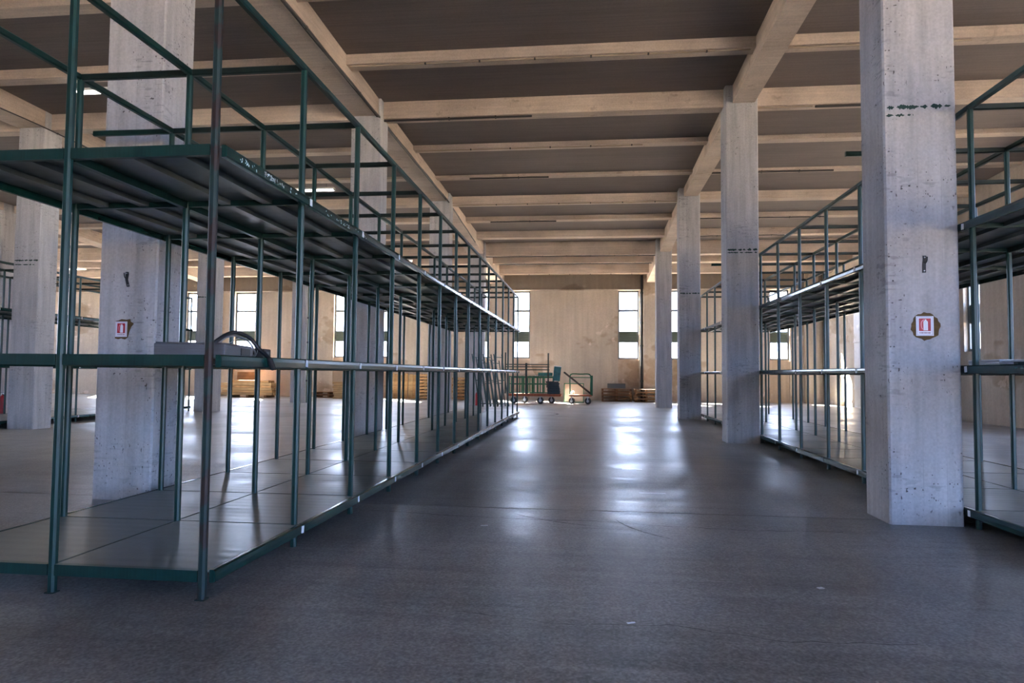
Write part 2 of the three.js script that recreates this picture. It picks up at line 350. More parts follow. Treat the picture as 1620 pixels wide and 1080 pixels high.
// walls with real openings. holes: [a0, a1, y0, y1] along the wall
function wallGeo(a0, a1, h, holes, thick) {
  const s = new THREE.Shape([[a0, -0.1], [a1, -0.1], [a1, h], [a0, h]].map((p) => new THREE.Vector2(...p)));
  for (const [p, q, y0, y1] of holes) s.holes.push(new THREE.Path([[p, y0], [p, y1], [q, y1], [q, y0]].map((v) => new THREE.Vector2(...v))));
  return new THREE.ExtrudeGeometry(s, { depth: thick, bevelEnabled: false });
}
const T = 0.35;
const farWin = [[-25.6, -24.6], [-20.85, -19.85], [-18.17, -17.04], [-12.87, -12.28], [-11.0, -9.87], [-5.8, -4.95], [-3.76, -2.92], [1.34, 2.33], [3.72, 4.65], [8.38, 9.29]];
const rightWin = [[7.4, 8.3], [11.6, 12.5], [14.4, 15.3], [16.5, 17.4], [20.32, 21.15], [25.2, 26.1]];
// behind the camera: loading gates standing open to the yard, whose blue daylight falls on the faces of the columns
const gates = [[2.0, 4.6], [6.2, 9.4]];
const sideGates = [[-5.0, -1.2]];
const WB = 2.0, WT = 5.32;
const wallFar = thing('wall_far', 'far wall of stained beige plaster with tall narrow windows', 'wall', [0, 0, 0], 0, null, 'structure');
part('plaster', wallGeo(XL - T, XR + T, YS + 0.2, farWin.map(([a, b]) => [a, b, 0.02, WT]), T).translate(0, 0, -DF - T), M.wall, wallFar);
for (const [a, b] of farWin) part('apron_panel', block(a - 0.01, b + 0.01, -0.02, WB, DF + 0.06, DF + T), M.apron, wallFar);
part('ring_beam', block(XL, XR, 5.36, 6.28, DF - 0.09, DF + 0.02), M.band, wallFar);
part('ring_beam_lip', block(XL, XR, 5.325, 5.365, DF - 0.13, DF + 0.02), M.wall, wallFar);
for (const r of [...rows, { x0: 9.92, x1: 10.5 }]) part('pilaster', block(r.x0, r.x1, 0, 6.4, DF - 0.3, DF + 0.01), M.wall, wallFar);
const wallRight = thing('wall_right', 'right side wall of beige plaster with windows and pilasters', 'wall', [0, 0, 0], 0, null, 'structure');
part('plaster', wallGeo(DB - T, DF, YS + 0.2, [...rightWin.map(([a, b]) => [a, b, WB, WT]), ...sideGates.map(([a, b]) => [a, b, 0, 4.2]), [27.6, 29.5, 0.02, 4.6]], T).rotateY(Math.PI / 2).translate(XR, 0, 0), M.wall, wallRight);
for (const d of [6.22, 13.18, 21.45, 26.87]) part('pilaster', block(XR - 0.32, XR + 0.01, 0, 6.4, d - 0.05, d + 0.55), M.wall, wallRight);
const wallLeft = thing('wall_left', 'left side wall of beige plaster beyond the far rack', 'wall', [0, 0, 0], 0, null, 'structure');
const leftWin = [[-6.5, -3.2], [0.2, 3.5], [7.3, 10.6], [14.2, 17.5], [21.0, 24.3], [27.9, 31.2]];
part('plaster', wallGeo(DB - T, DF, YS + 0.2, leftWin.map(([a, b]) => [a, b, WB, WT]), T).rotateY(Math.PI / 2).translate(XL - T, 0, 0), M.wall, wallLeft);
const wallBack = thing('wall_back', 'wall behind the viewer with open loading gates to the yard', 'wall', [0, 0, 0], 0, null, 'structure');
part('plaster', wallGeo(XL - T, XR + T, YS + 0.2, gates.map(([a, b]) => [a, b, 0, 5.2]), T).translate(0, 0, -DB), M.wall, wallBack);

// the sunlit yard round the hall, which throws warm light up through the gates and windows on to the ceiling
const yard = thing('yard_ground', 'pale gravel yard outside the hall', 'ground', [0, 0, 0], 0, null, 'structure');
for (const [x0, x1, d0, d1] of [[-160, 140, -160, DB - T], [-160, 140, DF + T, 170], [-160, XL - T, DB - T, DF + T], [XR + T, 140, DB - T, DF + T]]) part('gravel', block(x0, x1, -0.4, -0.06, d0, d1), M.gravel, yard);

let winCount = 0;
function windowAt(a, b, along, wallPos, label) {            // steel window: two upper panes, a spandrel panel, one lower pane
  const g = thing(`window_${++winCount}`, label, 'window', [0, 0, 0], 0, null, 'structure');
  const w = b - a, z = 0;
  const put = (name, x0, x1, y0, y1, t, m) => part(name, box(x1 - x0, y1 - y0, t), m, g, [(x0 + x1) / 2, (y0 + y1) / 2, z]);
  put('frame_side', 0, 0.075, WB, WT, 0.08, M.frame); put('frame_side', w - 0.075, w, WB, WT, 0.08, M.frame);
  put('frame_rail', 0.075, w - 0.075, WB, WB + 0.08, 0.08, M.frame); put('frame_rail', 0.075, w - 0.075, WT - 0.09, WT, 0.08, M.frame);
  put('transom', 0.075, w - 0.075, 4.29, 4.40, 0.06, M.frame);
  put('spandrel', 0.075, w - 0.075, 2.81, 3.34, 0.05, M.spandrel);
  for (const [y0, y1] of [[WB + 0.08, 2.81], [3.34, 4.29], [4.40, WT - 0.09]]) {
    const p = part('pane', new THREE.PlaneGeometry(w - 0.15, y1 - y0), M.glass, g, [w / 2, (y0 + y1) / 2, z]); p.castShadow = false;
  }
  if (along === 'x') g.position.set(a, 0, -(wallPos + 0.2)); else { g.position.set(wallPos, 0, -a); g.rotation.y = Math.PI / 2; }
  return g;
}
const farLabels = ['at the far left end of the far wall', 'hidden behind the left columns on the far wall', 'above the timber stack on the far wall', 'just left of the pilaster with the green pipe', 'right of the pilaster, seen past the second left column', 'behind the leaning green frames on the far wall', 'above the loaded trolley on the far wall', 'left of the brown drainpipe on the far wall', 'between the two farthest right columns on the far wall', 'near the right corner, seen through the right rack'];
farWin.forEach(([a, b], i) => windowAt(a, b, 'x', DF, `tall narrow steel window ${farLabels[i]}`));
rightWin.forEach(([a, b], i) => windowAt(a, b, 'z', XR + 0.16, i === 4 ? 'bright side window seen between the posts of the right rack' : `side wall window, ${nth[i]} counted from the viewer's end`));
leftWin.forEach(([a, b], i) => windowAt(a, b, 'z', XL - 0.16, `left side wall window, ${nth[i]} counted from the viewer's end`));
{
  const g = thing('door_1', 'white steel door with rust stains in the right side wall', 'door', [XR + 0.02, 0, 27.6], Math.PI / 2, null, 'structure');
  for (const [x0, x1] of [[0.03, 0.945], [0.955, 1.87]]) {
    const leaf = part('door_leaf', box(x1 - x0, 4.5, 0.05), M.doorWhite, g, [(x0 + x1) / 2, 2.28, 0]);
    for (const y of [-1.5, 0.4, 2.1]) part('door_rail', box(x1 - x0 - 0.02, 0.09, 0.03), M.doorWhite, leaf, [0, y, -0.04]);
  }
  part('door_handle', box(0.03, 0.2, 0.06), M.black, g, [0.9, 1.1, -0.06]);
}

// ------------------------------------------------------------------ columns
const colNames = { '3,0': 'near white concrete column with extinguisher sign right of the aisle', '3,1': 'second white concrete column along the right of the aisle', '3,2': 'third white concrete column along the right of the aisle', '3,3': 'farthest white concrete column right of the aisle', '2,0': 'near white concrete column with extinguisher sign behind the left rack', '2,1': 'second white concrete column standing behind the left rack', '2,2': 'third white concrete column standing behind the left rack', '2,3': 'farthest column behind the left rack, by the leaning frames', '1,1': 'large grey concrete column by the left picture edge', '1,2': 'slim column behind the grey box with the cable', '1,3': 'far column with a green pipe before the far wall', '0,2': 'narrow distant column cut by the left picture edge', '0,3': 'distant column hidden behind the near left column' };
for (const key of Object.keys(colNames)) {
  const [ri, li] = key.split(',').map(Number), r = rows[ri], w = r.x1 - r.x0, top = YS + 0.01 + roofLift(lines[li] + 0.3);
  const c = thing('column', colNames[key], 'column', [(r.x0 + r.x1) / 2, 0, lines[li] + 0.2525], 0, null, 'structure');
  const g = prism(chamfered(w, 0.505, 0.016), top, R() * 9);
  const uv = g.attributes.uv, o = R() * 7; for (let i = 0; i < uv.count; i++) uv.setY(i, uv.getY(i) + o);
  part('shaft', g, M.column, c);
  // ragged green and black scrapes where the rails of the racks rubbed the paint
  const rub = (x0, x1, y, h, n) => {
    const shapes = [];
    for (let a = x0; a < x1;) {
      const len = (x1 - x0) * (0.10 + R() * 0.32), b = Math.min(x1, a + len), m = Math.max(6, Math.round((b - a) / 0.008)), lo = [], hi = [];
      for (let i = 0; i <= m; i++) { const e = Math.min(1, i / 3, (m - i) / 3), x = a + (b - a) * i / m; lo.push([x, y - h * e * (0.12 + R() * 0.38)]); hi.push([x, y + h * e * (0.12 + R() * 0.38) + 0.001]); }
      shapes.push(new THREE.Shape([...lo, ...hi.reverse()].map((p) => new THREE.Vector2(...p))));
      a = b + 0.004 + R() * 0.018;
    }
    part('paint_scrape', new THREE.ShapeGeometry(shapes), M.markGreen, c, [0, 0, 0.254]);
  };
  if (key === '3,0') { rub(-0.27, 0.27, 3.6, 0.05, 26); rub(-0.28, -0.05, 3.53, 0.035, 10); }
  if (key === '3,1') { rub(-0.28, 0.28, 3.615, 0.06, 22); rub(-0.28, 0.28, 3.56, 0.03, 14); }
  if (key === '3,2') rub(-0.28, 0.28, 3.6, 0.05, 18);
  if (key === '1,1') { rub(-0.28, 0.28, 3.56, 0.045, 14); rub(-0.28, 0.2, 3.47, 0.03, 10); }
  if (key === '1,2') { rub(-0.28, 0.28, 3.55, 0.05, 12); }
}

// ------------------------------------------------------------------ shelving racks
const postOutline = chamfered(0.043, 0.043, 0.011);
const lipOutline = [[0, -0.070], [0.026, -0.070], [0.034, -0.062], [0.036, -0.03], [0.033, -0.008], [0.022, 0], [0, 0]];   // folded front edge of a shelf, [outward, up]
function rack(name, label, X, ds, levels, top, side, opt = {}) {
  // X: front, middle and back post lines; side: +1 when the front faces +x
  const base = thing(name, label, 'rack', [X[0], 0, ds[0]]);
  const rx = (x) => x - X[0], rz = (d) => -(d - ds[0]);
  const geo = new Map(), shared = (k, f) => { if (!geo.has(k)) geo.set(k, f()); return geo.get(k); };
  const lastX = X.length - 1, n = ds.length;
  ds.forEach((d, i) => X.forEach((x, j) => {
    const m = part('upright_post', shared('post', () => prism(postOutline, top)), opt.rusty && i === 0 && j === 0 ? M.rusty : M.green, base, [rx(x), 0, rz(d)]);
    m.rotation.x = (R() - 0.5) * 0.003; m.rotation.z = (R() - 0.5) * 0.003;
    if (i === 0 || i === n - 1) part('foot_plate', shared('foot', () => box(0.054, 0.006, 0.054)), M.rail, base, [rx(x), 0.003, rz(d)]);
  }));
  for (let k = 0; k + 1 < n; k++) {
    const l = ds[k + 1] - ds[k], zc = rz((ds[k] + ds[k + 1]) / 2), key = l.toFixed(3);
    levels.forEach((y, li) => {
      for (let j = 0; j < lastX; j++) {
        const out = side * 0.062, a = rx(X[j]) + (j === 0 ? out : -side * 0.010), b = rx(X[j + 1]) + (j + 1 === lastX ? -out : side * 0.010), w = Math.abs(b - a);
        const p = part('shelf_panel', shared(`panel${j}${key}${k % 3}`, () => box(w, 0.012, l - 0.026, k * 1.3 + j, k * 0.7)), M.sheet, base, [(a + b) / 2, y - 0.006, zc]);
        for (const t of [-0.17, 0.17]) part('stiffener', shared(`stiff${key}`, () => box(0.075, 0.034, l - 0.05)), M.sheet, p, [t * w, -0.023, 0]);
      }
      for (const j of [0, lastX]) {                         // folded edges along the aisle and along the back
        const m = part('edge_beam', shared(`edge${key}`, () => alongZ(prism(lipOutline, l - 0.012)).translate(0, 0, l / 2 - 0.006)), M.lip, base, [rx(X[j]) + (j ? -1 : 1) * side * 0.036, y + 0.004, zc]);
        m.rotation.z = 0; m.scale.x = (j ? -1 : 1) * side;
      }
      part('middle_beam', shared(`midb${key}`, () => box(0.04, 0.05, l - 0.05)), M.green, base, [rx(X[1]), y - 0.04, zc]);
    });
    X.forEach((x) => part('top_rail', shared(`rail${key}`, () => alongZ(prism(chamfered(0.046, 0.05, 0.009), l - 0.004)).translate(0, 0, l / 2 - 0.002)), M.green, base, [rx(x), top + 0.02, zc]));
  }
  ds.forEach((d, i) => {
    for (let j = 0; j < lastX; j++) {
      const a = rx(X[j]), b = rx(X[j + 1]), w = Math.abs(b - a) - 0.044, xc = (a + b) / 2;
      for (const y of levels) part('cross_beam', shared(`cross${j}${i === 0}`, () => (i === 0 ? box(w, 0.062, 0.036) : box(w, 0.046, 0.034))), M.green, base, [xc, i === 0 ? y - 0.028 : y - 0.029, rz(d)]);
      part('top_cross_rail', shared(`tcr${j}`, () => alongX(prism(chamfered(0.05, 0.04, 0.008), w + 0.04)).translate(-(w + 0.04) / 2, 0, 0)), M.rail, base, [xc, top + 0.02, rz(d)]);
    }
    if (i) levels.forEach((y, li) => {                      // white paper tags on the joints
      if (R() < 0.2 && d > 10) return;
      const t = part('paper_tag', shared('tag', () => box(0.002, 0.05, 0.038)), M.paper, base, [side * 0.0735, y - 0.032 + (R() - 0.5) * 0.012, rz(d) + (R() - 0.5) * 0.03]);
      t.rotation.x = (R() - 0.5) * 0.2;
    });
  });
  for (const [d, x0, x1] of opt.stubs ?? []) part('rail_end', bar([rx(x0), top + 0.02, rz(d)], [rx(x1), top + 0.02, rz(d)], 0.05, 0.04), M.green, base);
  return base;
}
const dsLeft = Array.from({ length: 15 }, (_, k) => 3.6026 + 1.1685 * k);
const rackLeft = rack('storage_rack', 'long dark green steel shelving rack left of the aisle', [-2.109, -3.003, -3.906], dsLeft, [0.157, 1.338, 2.525], 3.477, 1, { rusty: true, stubs: [[dsLeft[2], -4.7, -3.9]] });
const dsRight = Array.from({ length: 15 }, (_, k) => 3.74 + 1.2 * k);
rack('storage_rack', 'dark green steel shelving rack behind the columns right of the aisle', [3.205, 4.165, 5.125], dsRight, [0.157, 1.35, 2.565], 3.53, -1, { stubs: [[7.34, 2.62, 3.2], [14.54, 2.5, 3.2]] });
const dsFar = Array.from({ length: 10 }, (_, k) => 9.5 + 1.18 * k);
rack('storage_rack', 'distant green shelving rack beyond the grey column at far left', [-12.4, -13.35, -14.3], dsFar, [0.157, 1.35, 2.55], 3.5, 1);
{ // torn white sticker scraps along the upper front edge of the left rack
  const g = [];
  for (let i = 0; i < 80; i++) {
    const d = i < 12 ? 3.75 + R() * 0.25 : i < 55 ? 4.05 + Math.abs(R() - R()) * 0.5 : 5.05 + R() * 1.0;
    const q = new THREE.PlaneGeometry(0.004 + R() * 0.014, 0.003 + R() * 0.012).rotateZ(R() * 3).rotateY(Math.PI / 2);
    q.translate(0.0732, 2.49 + (R() - 0.5) * 0.028 - (i < 55 ? 0.0 : 0.006), -(d - dsLeft[0])); g.push(q);
  }
  part('sticker_scraps', mergeGeometries(g), M.paper, rackLeft).userData.kind = 'stuff';
}

// ------------------------------------------------------------------ signs and brackets on the two near columns
function signTexture() {
  const c = document.createElement('canvas'); c.width = 220; c.height = 256; const k = c.getContext('2d');
  k.fillStyle = '#e6e2ea'; k.fillRect(0, 0, 220, 256);
  k.strokeStyle = '#8d86a8'; k.lineWidth = 4; k.strokeRect(14, 10, 192, 236);
  k.fillStyle = '#b3182c'; k.fillRect(36, 30, 148, 164);
  k.fillStyle = '#eeeaf2';
  k.beginPath(); k.moveTo(92, 186); k.lineTo(92, 82); k.quadraticCurveTo(92, 62, 110, 56); k.lineTo(110, 42); k.lineTo(130, 42); k.lineTo(130, 56); k.quadraticCurveTo(148, 62, 148, 82); k.lineTo(148, 186); k.closePath(); k.fill();
  k.strokeStyle = '#e48a94'; k.lineWidth = 12; k.beginPath(); k.moveTo(106, 48); k.quadraticCurveTo(58, 60, 66, 120); k.quadraticCurveTo(68, 160, 84, 172); k.stroke();
  k.fillStyle = '#7a2a4a'; for (let i = 0; i < 10; i++) k.fillRect(38 + i * 14.6, 212, 9 + (i % 3) * 2, 12);
  const t = new THREE.CanvasTexture(c); t.colorSpace = THREE.SRGBColorSpace; return t;
}
const signMat = std({ map: signTexture(), roughness: 0.45 });
function sign(x, y, d, w, h, patch, label) {
  const s = thing('extinguisher_sign', label, 'sign', [x, y, d]);
  part('glue_patch', new THREE.ExtrudeGeometry(new THREE.Shape(patch.map((p) => new THREE.Vector2(...p))), { depth: 0.002, bevelEnabled: false }), M.glue, s, [0, 0, 0.0005]);
  part('sign_plate', box(w, h, 0.003), M.paper, s, [0, 0, 0.0045]);
  const f = new THREE.PlaneGeometry(w, h); part('sign_print', f, signMat, s, [0, 0, 0.0065]);
}
const ragged = (w, h, seed) => { const q = rng(seed); return Array.from({ length: 30 }, (_, i) => { const a = i / 30 * Math.PI * 2, k = 0.93 + q() * 0.14; return [Math.cos(a) * w * k, Math.sin(a) * h * k]; }); };
sign(2.846, 1.69, 6.22, 0.142, 0.168, ragged(0.118, 0.118, 5).map(([a, b]) => [a + 0.008, b - 0.005]), 'red and white extinguisher sign on the near right column');
sign(-4.555, 1.652, 6.22, 0.122, 0.150, [[-0.066, -0.09], [-0.03, -0.098], [0.0, -0.09], [0.04, -0.1], [0.07, -0.08], [0.082, -0.03], [0.1, 0.02], [0.128, 0.055], [0.095, 0.075], [0.09, 0.1], [0.05, 0.092], [0.0, 0.1], [-0.03, 0.088], [-0.064, 0.08]], 'red and white extinguisher sign on the column behind the left rack');
function bracket(x, y, d, lean, label) {
  const g = thing('wall_bracket', label, 'bracket', [x, y, d]);
  part('hook_strap', new THREE.ExtrudeGeometry(new THREE.Shape([[-0.012, 0.075], [0.016, 0.075], [0.02, 0.05], [0.012, 0.0], [0.016 + lean, -0.07], [-0.012 + lean, -0.072], [-0.014, 0.0], [-0.01, 0.05]].map((p) => new THREE.Vector2(...p))), { depth: 0.006, bevelEnabled: false }), M.black, g, [0, 0, 0.001]);
  part('hook', tubeGeo([[0.002, 0.02, 0.005], [0.002, 0.012, 0.03], [0.004, 0.03, 0.045], [0.004, 0.06, 0.05]], 0.005), M.black, g);
  for (const y2 of [0.06, -0.055]) part('bolt', new THREE.CylinderGeometry(0.006, 0.006, 0.006, 8).rotateX(Math.PI / 2), M.steel, g, [0.002 + (y2 < 0 ? lean : 0), y2, 0.009]);
}
bracket(2.852, 2.22, 6.22, -0.004, 'black metal hook above the sign on the near right column');
bracket(-4.517, 2.14, 6.22, 0.018, 'black metal hook above the sign behind the left rack');

// ------------------------------------------------------------------ the grey box with its cable on the left rack
{
  const g = thing('grey_device', 'flat grey metal device with a looped black cable on the left rack', 'device', [-2.40, 1.3385, 4.08], 0.24);
  part('case', new RoundedBoxGeometry(0.40, 0.072, 0.66, 2, 0.008), M.greyCase, g, [0, 0.037, 0]);
  part('lid', new RoundedBoxGeometry(0.385, 0.008, 0.645, 1, 0.003), M.greyCase, g, [0, 0.076, 0]);
  part('decal', box(0.13, 0.002, 0.16), M.blueGrey, g, [0.06, 0.081, 0.08]);
  part('socket_panel', box(0.006, 0.045, 0.22), M.black, g, [0.202, 0.036, -0.12]);
  part('cable', tubeGeo([[0.10, 0.06, 0.29], [0.14, 0.10, 0.26], [0.17, 0.14, 0.17], [0.20, 0.152, 0.07], [0.25, 0.125, -0.02], [0.30, 0.06, -0.05], [0.345, 0.022, -0.03], [0.378, -0.004, -0.005]], 0.013, 60, 8), M.cable, g);
  part('cable', tubeGeo([[0.12, 0.07, 0.24], [0.16, 0.12, 0.16], [0.19, 0.132, 0.06], [0.24, 0.10, -0.05], [0.27, 0.03, -0.09], [0.24, 0.008, -0.14]], 0.006, 40, 6), M.steel, g);
  const plug = part('plug', new THREE.CapsuleGeometry(0.019, 0.055, 4, 10), M.black, g, [0.392, -0.038, 0.005]); plug.rotation.z = 0.2; plug.rotation.x = 0.5;
  part('wire', tubeGeo([[0.05, 0.08, -0.2], [0.12, 0.14, -0.34], [0.2, 0.11, -0.42], [0.2, 0.02, -0.40], [0.16, 0.006, -0.36]], 0.0022, 40, 5), M.steel, g);
  const b = thing('adapter_box', 'small dark adapter box behind the grey device', 'box', [-2.37, 1.3385, 4.62], 0.1);
  part('case', new RoundedBoxGeometry(0.2, 0.07, 0.13, 2, 0.008), M.black, b, [0, 0.036, 0]);
  part('socket', box(0.004, 0.03, 0.05), M.greyCase, b, [0.101, 0.036, 0]);
}
{ // sheets lying on the middle shelf of the right rack
  const g = thing('paper_packet', 'folded white paper packet on the right rack middle shelf', 'paper', [3.42, 1.351, 6.2], 0.05);
  for (let i = 0; i < 3; i++) part('sheet', new RoundedBoxGeometry(0.3, 0.016, 0.42, 1, 0.005), M.paper, g, [R() * 0.02, 0.009 + i * 0.017, R() * 0.03]);
  const s = thing('metal_sheet', 'thin grey metal sheet lying on the right rack middle shelf', 'sheet', [3.5, 1.351, 5.45], 0.02);
  part('sheet', box(0.42, 0.012, 0.9), M.steel, s, [0, 0.034, 0]); part('batten', box(0.4, 0.028, 0.05), M.rail, s, [0, 0.014, 0.3]); part('batten', box(0.4, 0.028, 0.05), M.rail, s, [0, 0.014, -0.3]);
}

// ------------------------------------------------------------------ ceiling lamps
function lamp(x, y, d, len, label) {
  const g = thing('fluorescent_lamp', label, 'lamp', [x, y, d]);
  part('housing', new RoundedBoxGeometry(len + 0.06, 0.05, 0.14, 2, 0.012), M.lampBody, g, [0, 0.06, 0]);
  for (const z of [-0.035, 0.035]) part('tube', new THREE.CylinderGeometry(0.016, 0.016, len, 10).rotateZ(Math.PI / 2), M.tube, g, [0, 0.012, z]);
  for (const s of [-1, 1]) { part('end_cap', box(0.02, 0.04, 0.12), M.lampBody, g, [s * (len / 2 + 0.012), 0.02, 0]); part('hanger', new THREE.CylinderGeometry(0.004, 0.004, 0.34, 6), M.pipeDark, g, [s * len * 0.3, 0.25, 0]); }
  const l = new THREE.RectAreaLight(new THREE.Color(1, 0.96, 0.88), 9, len, 0.1); l.name = 'lamp_glow'; l.position.set(x, y - 0.01, -d); l.lookAt(x, y - 5, -d); scene.add(l);
}
lamp(-9.05, 6.48, 11.75, 1.2, 'lit fluorescent lamp on the ceiling left of the near left column');
lamp(-7.88, 6.46, 18.75, 1.1, 'lit fluorescent lamp above the upper shelf of the left rack');
lamp(-8.1, 5.98, 28.3, 1.1, 'lit distant fluorescent lamp seen through the upper rack');
lamp(-24.5, 6.02, 29.9, 1.25, 'lit fluorescent lamp far left beyond the grey column');

// ------------------------------------------------------------------ conduits and pipes
function conduit(pts, r, mat, label, clips = []) {
  const g = thing('conduit', label, 'conduit', [pts[0][0], pts[0][1], pts[0][2]]);
  const q = pts.map(([x, y, d]) => [x - pts[0][0], y - pts[0][1], -(d - pts[0][2])]);
  const c = new THREE.CurvePath(); for (let i = 0; i + 1 < q.length; i++) c.add(new THREE.LineCurve3(new THREE.Vector3(...q[i]), new THREE.Vector3(...q[i + 1])));
  part('pipe', new THREE.TubeGeometry(c, Math.max(8, q.length * 8), r, 7), mat, g);
  for (const [x, y, d] of clips.slice(1)) part('clip', box(0.03, r * 2.2, r * 2.6), M.pipeDark, g, [x - pts[0][0], y - pts[0][1], -(d - pts[0][2])]);
}
{
  const sag = []; for (let i = 0; i <= 44; i++) { const d = 7.2 + i * 0.4; sag.push([-4.226, 6.384 + 0.008 * Math.sin(i * 1.3) + roofLift(d) - (d > 20 ? 0.02 : 0), d]); }
  conduit(sag, 0.02, M.pipeDark, 'cable run along the side of the left ceiling girder', sag.filter((_, i) => i % 6 === 0));
  const sag2 = []; for (let i = 0; i <= 30; i++) { const d = 7.2 + i * 0.42; sag2.push([-4.275, 6.397 + 0.004 * Math.sin(i * 1.7), d]); }
  conduit(sag2, 0.012, M.pipeDark, 'second thin dark cable above the girder cable run');
  const lower = []; for (let i = 0; i <= 24; i++) { const d = 9 + i * 0.45; lower.push([-11.55, 6.385 + 0.012 * Math.sin(i * 0.9), d]); }
  conduit(lower, 0.013, M.pipeDark, 'dark cable run along the girder above the far left columns', lower.filter((_, i) => i % 5 === 0));
  const under = (x0, x1, d, mat, r, label) => {
    const col = [6.35, 13.36, 20.42, 27.25].includes(d), y = (col ? 6.42 : 6.62) - r - 0.006 + roofLift(d + 0.1), dd = d + 0.05, clips = [];
    for (let x = x0 + 0.4; x < x1; x += 0.95) clips.push([x, y, dd]);
    conduit([[x0, y, dd], [x1, y, dd]], r, mat, label, clips);
  };
  under(-4.2, 2.6, 11.33, M.tan, 0.013, 'beige conduit under the first cross beam over the aisle');
  under(-4.2, -1.17, 13.36, M.pipeDark, 0.022, 'black conduit under the second cross beam over the aisle');
  under(-4.2, 1.2, 15.9, M.tan, 0.014, 'beige conduit under the third cross beam over the aisle');
  under(-3.3, -1.13, 18.3, M.pipeDark, 0.024, 'black conduit under the fourth cross beam over the aisle');
  under(-4.2, 2.6, 20.42, M.tan, 0.014, 'beige conduit under the fifth cross beam over the aisle');
  under(-3.4, -1.15, 22.95, M.pipeDark, 0.024, 'black conduit under the sixth cross beam over the aisle');
  under(-4.2, 2.6, 27.25, M.pipeDark, 0.022, 'dark conduit under the eighth cross beam over the aisle');
  under(-4.2, 2.6, 29.55, M.pipeDark, 0.020, 'dark conduit under the ninth cross beam over the aisle');
  under(-4.2, 2.6, 31.8, M.tan, 0.018, 'beige conduit under the last cross beam over the aisle');
  under(-4.3, -2.2, 9.05, M.pipeDark, 0.024, 'black conduit at the top picture edge over the left rack');
  under(3.2, 6.0, 11.33, M.tan, 0.016, 'beige conduit under the first cross beam over the right rack');
  under(3.2, 4.2, 13.36, M.tan, 0.016, 'beige conduit beside the top of the second right column');
  under(4.25, 6.6, 13.36, M.pipeDark, 0.024, 'black conduit end under the second cross beam over the right rack');
  under(3.1, 6.25, 18.3, M.pipeDark, 0.024, 'black conduit under the fourth cross beam over the right rack');
  under(3.2, 7.6, 22.95, M.pipeDark, 0.022, 'black conduit under the sixth cross beam over the right rack');
  under(3.2, 6.9, 25.2, M.pipeDark, 0.02, 'black conduit under the seventh cross beam over the right rack');
}
function pipe(x, d, y0, y1, r, mat, label) {
  const g = thing('drain_pipe', label, 'pipe', [x, y0, d]);
  part('pipe', new THREE.CylinderGeometry(r, r, y1 - y0, 14).translate(0, (y1 - y0) / 2, 0), mat, g);
  for (const t of [0.16, 0.44, 0.62, 0.86]) part('pipe_collar', new THREE.CylinderGeometry(r * 1.35, r * 1.35, 0.07, 14), M.rusty, g, [0, (y1 - y0) * t, 0]);
}
pipe(2.44, 33.07, 0, 6.0, 0.055, M.pipeBrown, 'dark brown drainpipe on the far wall beside the right window');
pipe(-11.5, 27.0, 0, 5.6, 0.045, M.pipeGreen, 'thin green pipe beside the far column left of the rack');

// ------------------------------------------------------------------ things at the far end
// wooden pallets
function pallet(w, l, mat) {
  const g = new THREE.Group(), n = 6, bw = l / (n + 1.4);
  const board = box(w, 0.022, bw), under = box(w, 0.022, bw * 1.0), stringer = box(0.09, 0.08, l);
  for (let i = 0; i < n; i++) part('deck_board', board, mat, g, [0, 0.133, -l / 2 + bw / 2 + i * (l - bw) / (n - 1)]);
  for (const s of [-1, 0, 1]) { part('stringer', stringer, mat, g, [s * (w / 2 - 0.045), 0.082, 0]); }
  for (const s of [-1, 0, 1]) part('bottom_board', under, mat, g, [0, 0.031 - 0.02, s * (l - bw) / 2]);
  return g;
}
function place(o, name, label, category, [x, y, d], rot = [0, 0, 0], group) {
  o.name = numbered(name); o.position.set(x, y, -d); o.rotation.set(...rot); scene.add(o); return tag(o, label, category, group);
}
const palletA = pallet(1.4, 0.8, M.woodBrown), palletB = pallet(1.05, 0.8, M.woodBrown);
for (let i = 0; i < 4; i++) place(i ? palletA.clone() : palletA, 'wooden_pallet', `brown wooden pallet, ${ordinal[3 - i]} of the stack right of the small trolley`, 'pallet', [1.255 + (R() - 0.5) * 0.03, i * 0.1505, 32.7], [0, (R() - 0.5) * 0.03, 0], 'pallets in the stack right of the small trolley');
for (let i = 0; i < 4; i++) place(i ? palletB.clone() : palletB, 'wooden_pallet', `brown wooden pallet, ${ordinal[3 - i]} of the stack beside the far column`, 'pallet', [2.56 + (R() - 0.5) * 0.03, i * 0.1505, 32.25], [0, (R() - 0.5) * 0.03, 0], 'pallets in the stack beside the far column');
{ const g = thing('grey_panel', 'dark grey panel leaning upright on the brown pallets', 'flat_panel', [1.25, 0.603, 32.95]); const p = part('board', box(0.85, 0.22, 0.03), M.frame, g, [0, 0.11, 0]); p.rotation.x = -0.12; part('edge_strip', box(0.85, 0.02, 0.04), M.rail, g, [0, 0.215, -0.01]); }  // plain grey panel leaning on the pallet stack
const palletC = pallet(1.2, 0.8, M.wood);
for (let i = 0; i < 8; i++) place(palletC.clone(), 'wooden_pallet', `orange wooden pallet, ${ordinal[7 - i]} of the tall stack behind the left rack`, 'pallet', [-7.75 + (R() - 0.5) * 0.04, i * 0.1505, 32.4], [0, Math.PI / 2 + (R() - 0.5) * 0.04, 0], 'pallets in the tall stack behind the left rack');
for (let i = 0; i < 7; i++) place(palletC.clone(), 'wooden_pallet', `orange wooden pallet, ${ordinal[6 - i]} of the stack left of the leaning frames`, 'pallet', [-6.0 + (R() - 0.5) * 0.04, i * 0.1505, 32.2], [0, Math.PI / 2 + (R() - 0.5) * 0.04, 0], 'pallets in the stack left of the leaning frames');
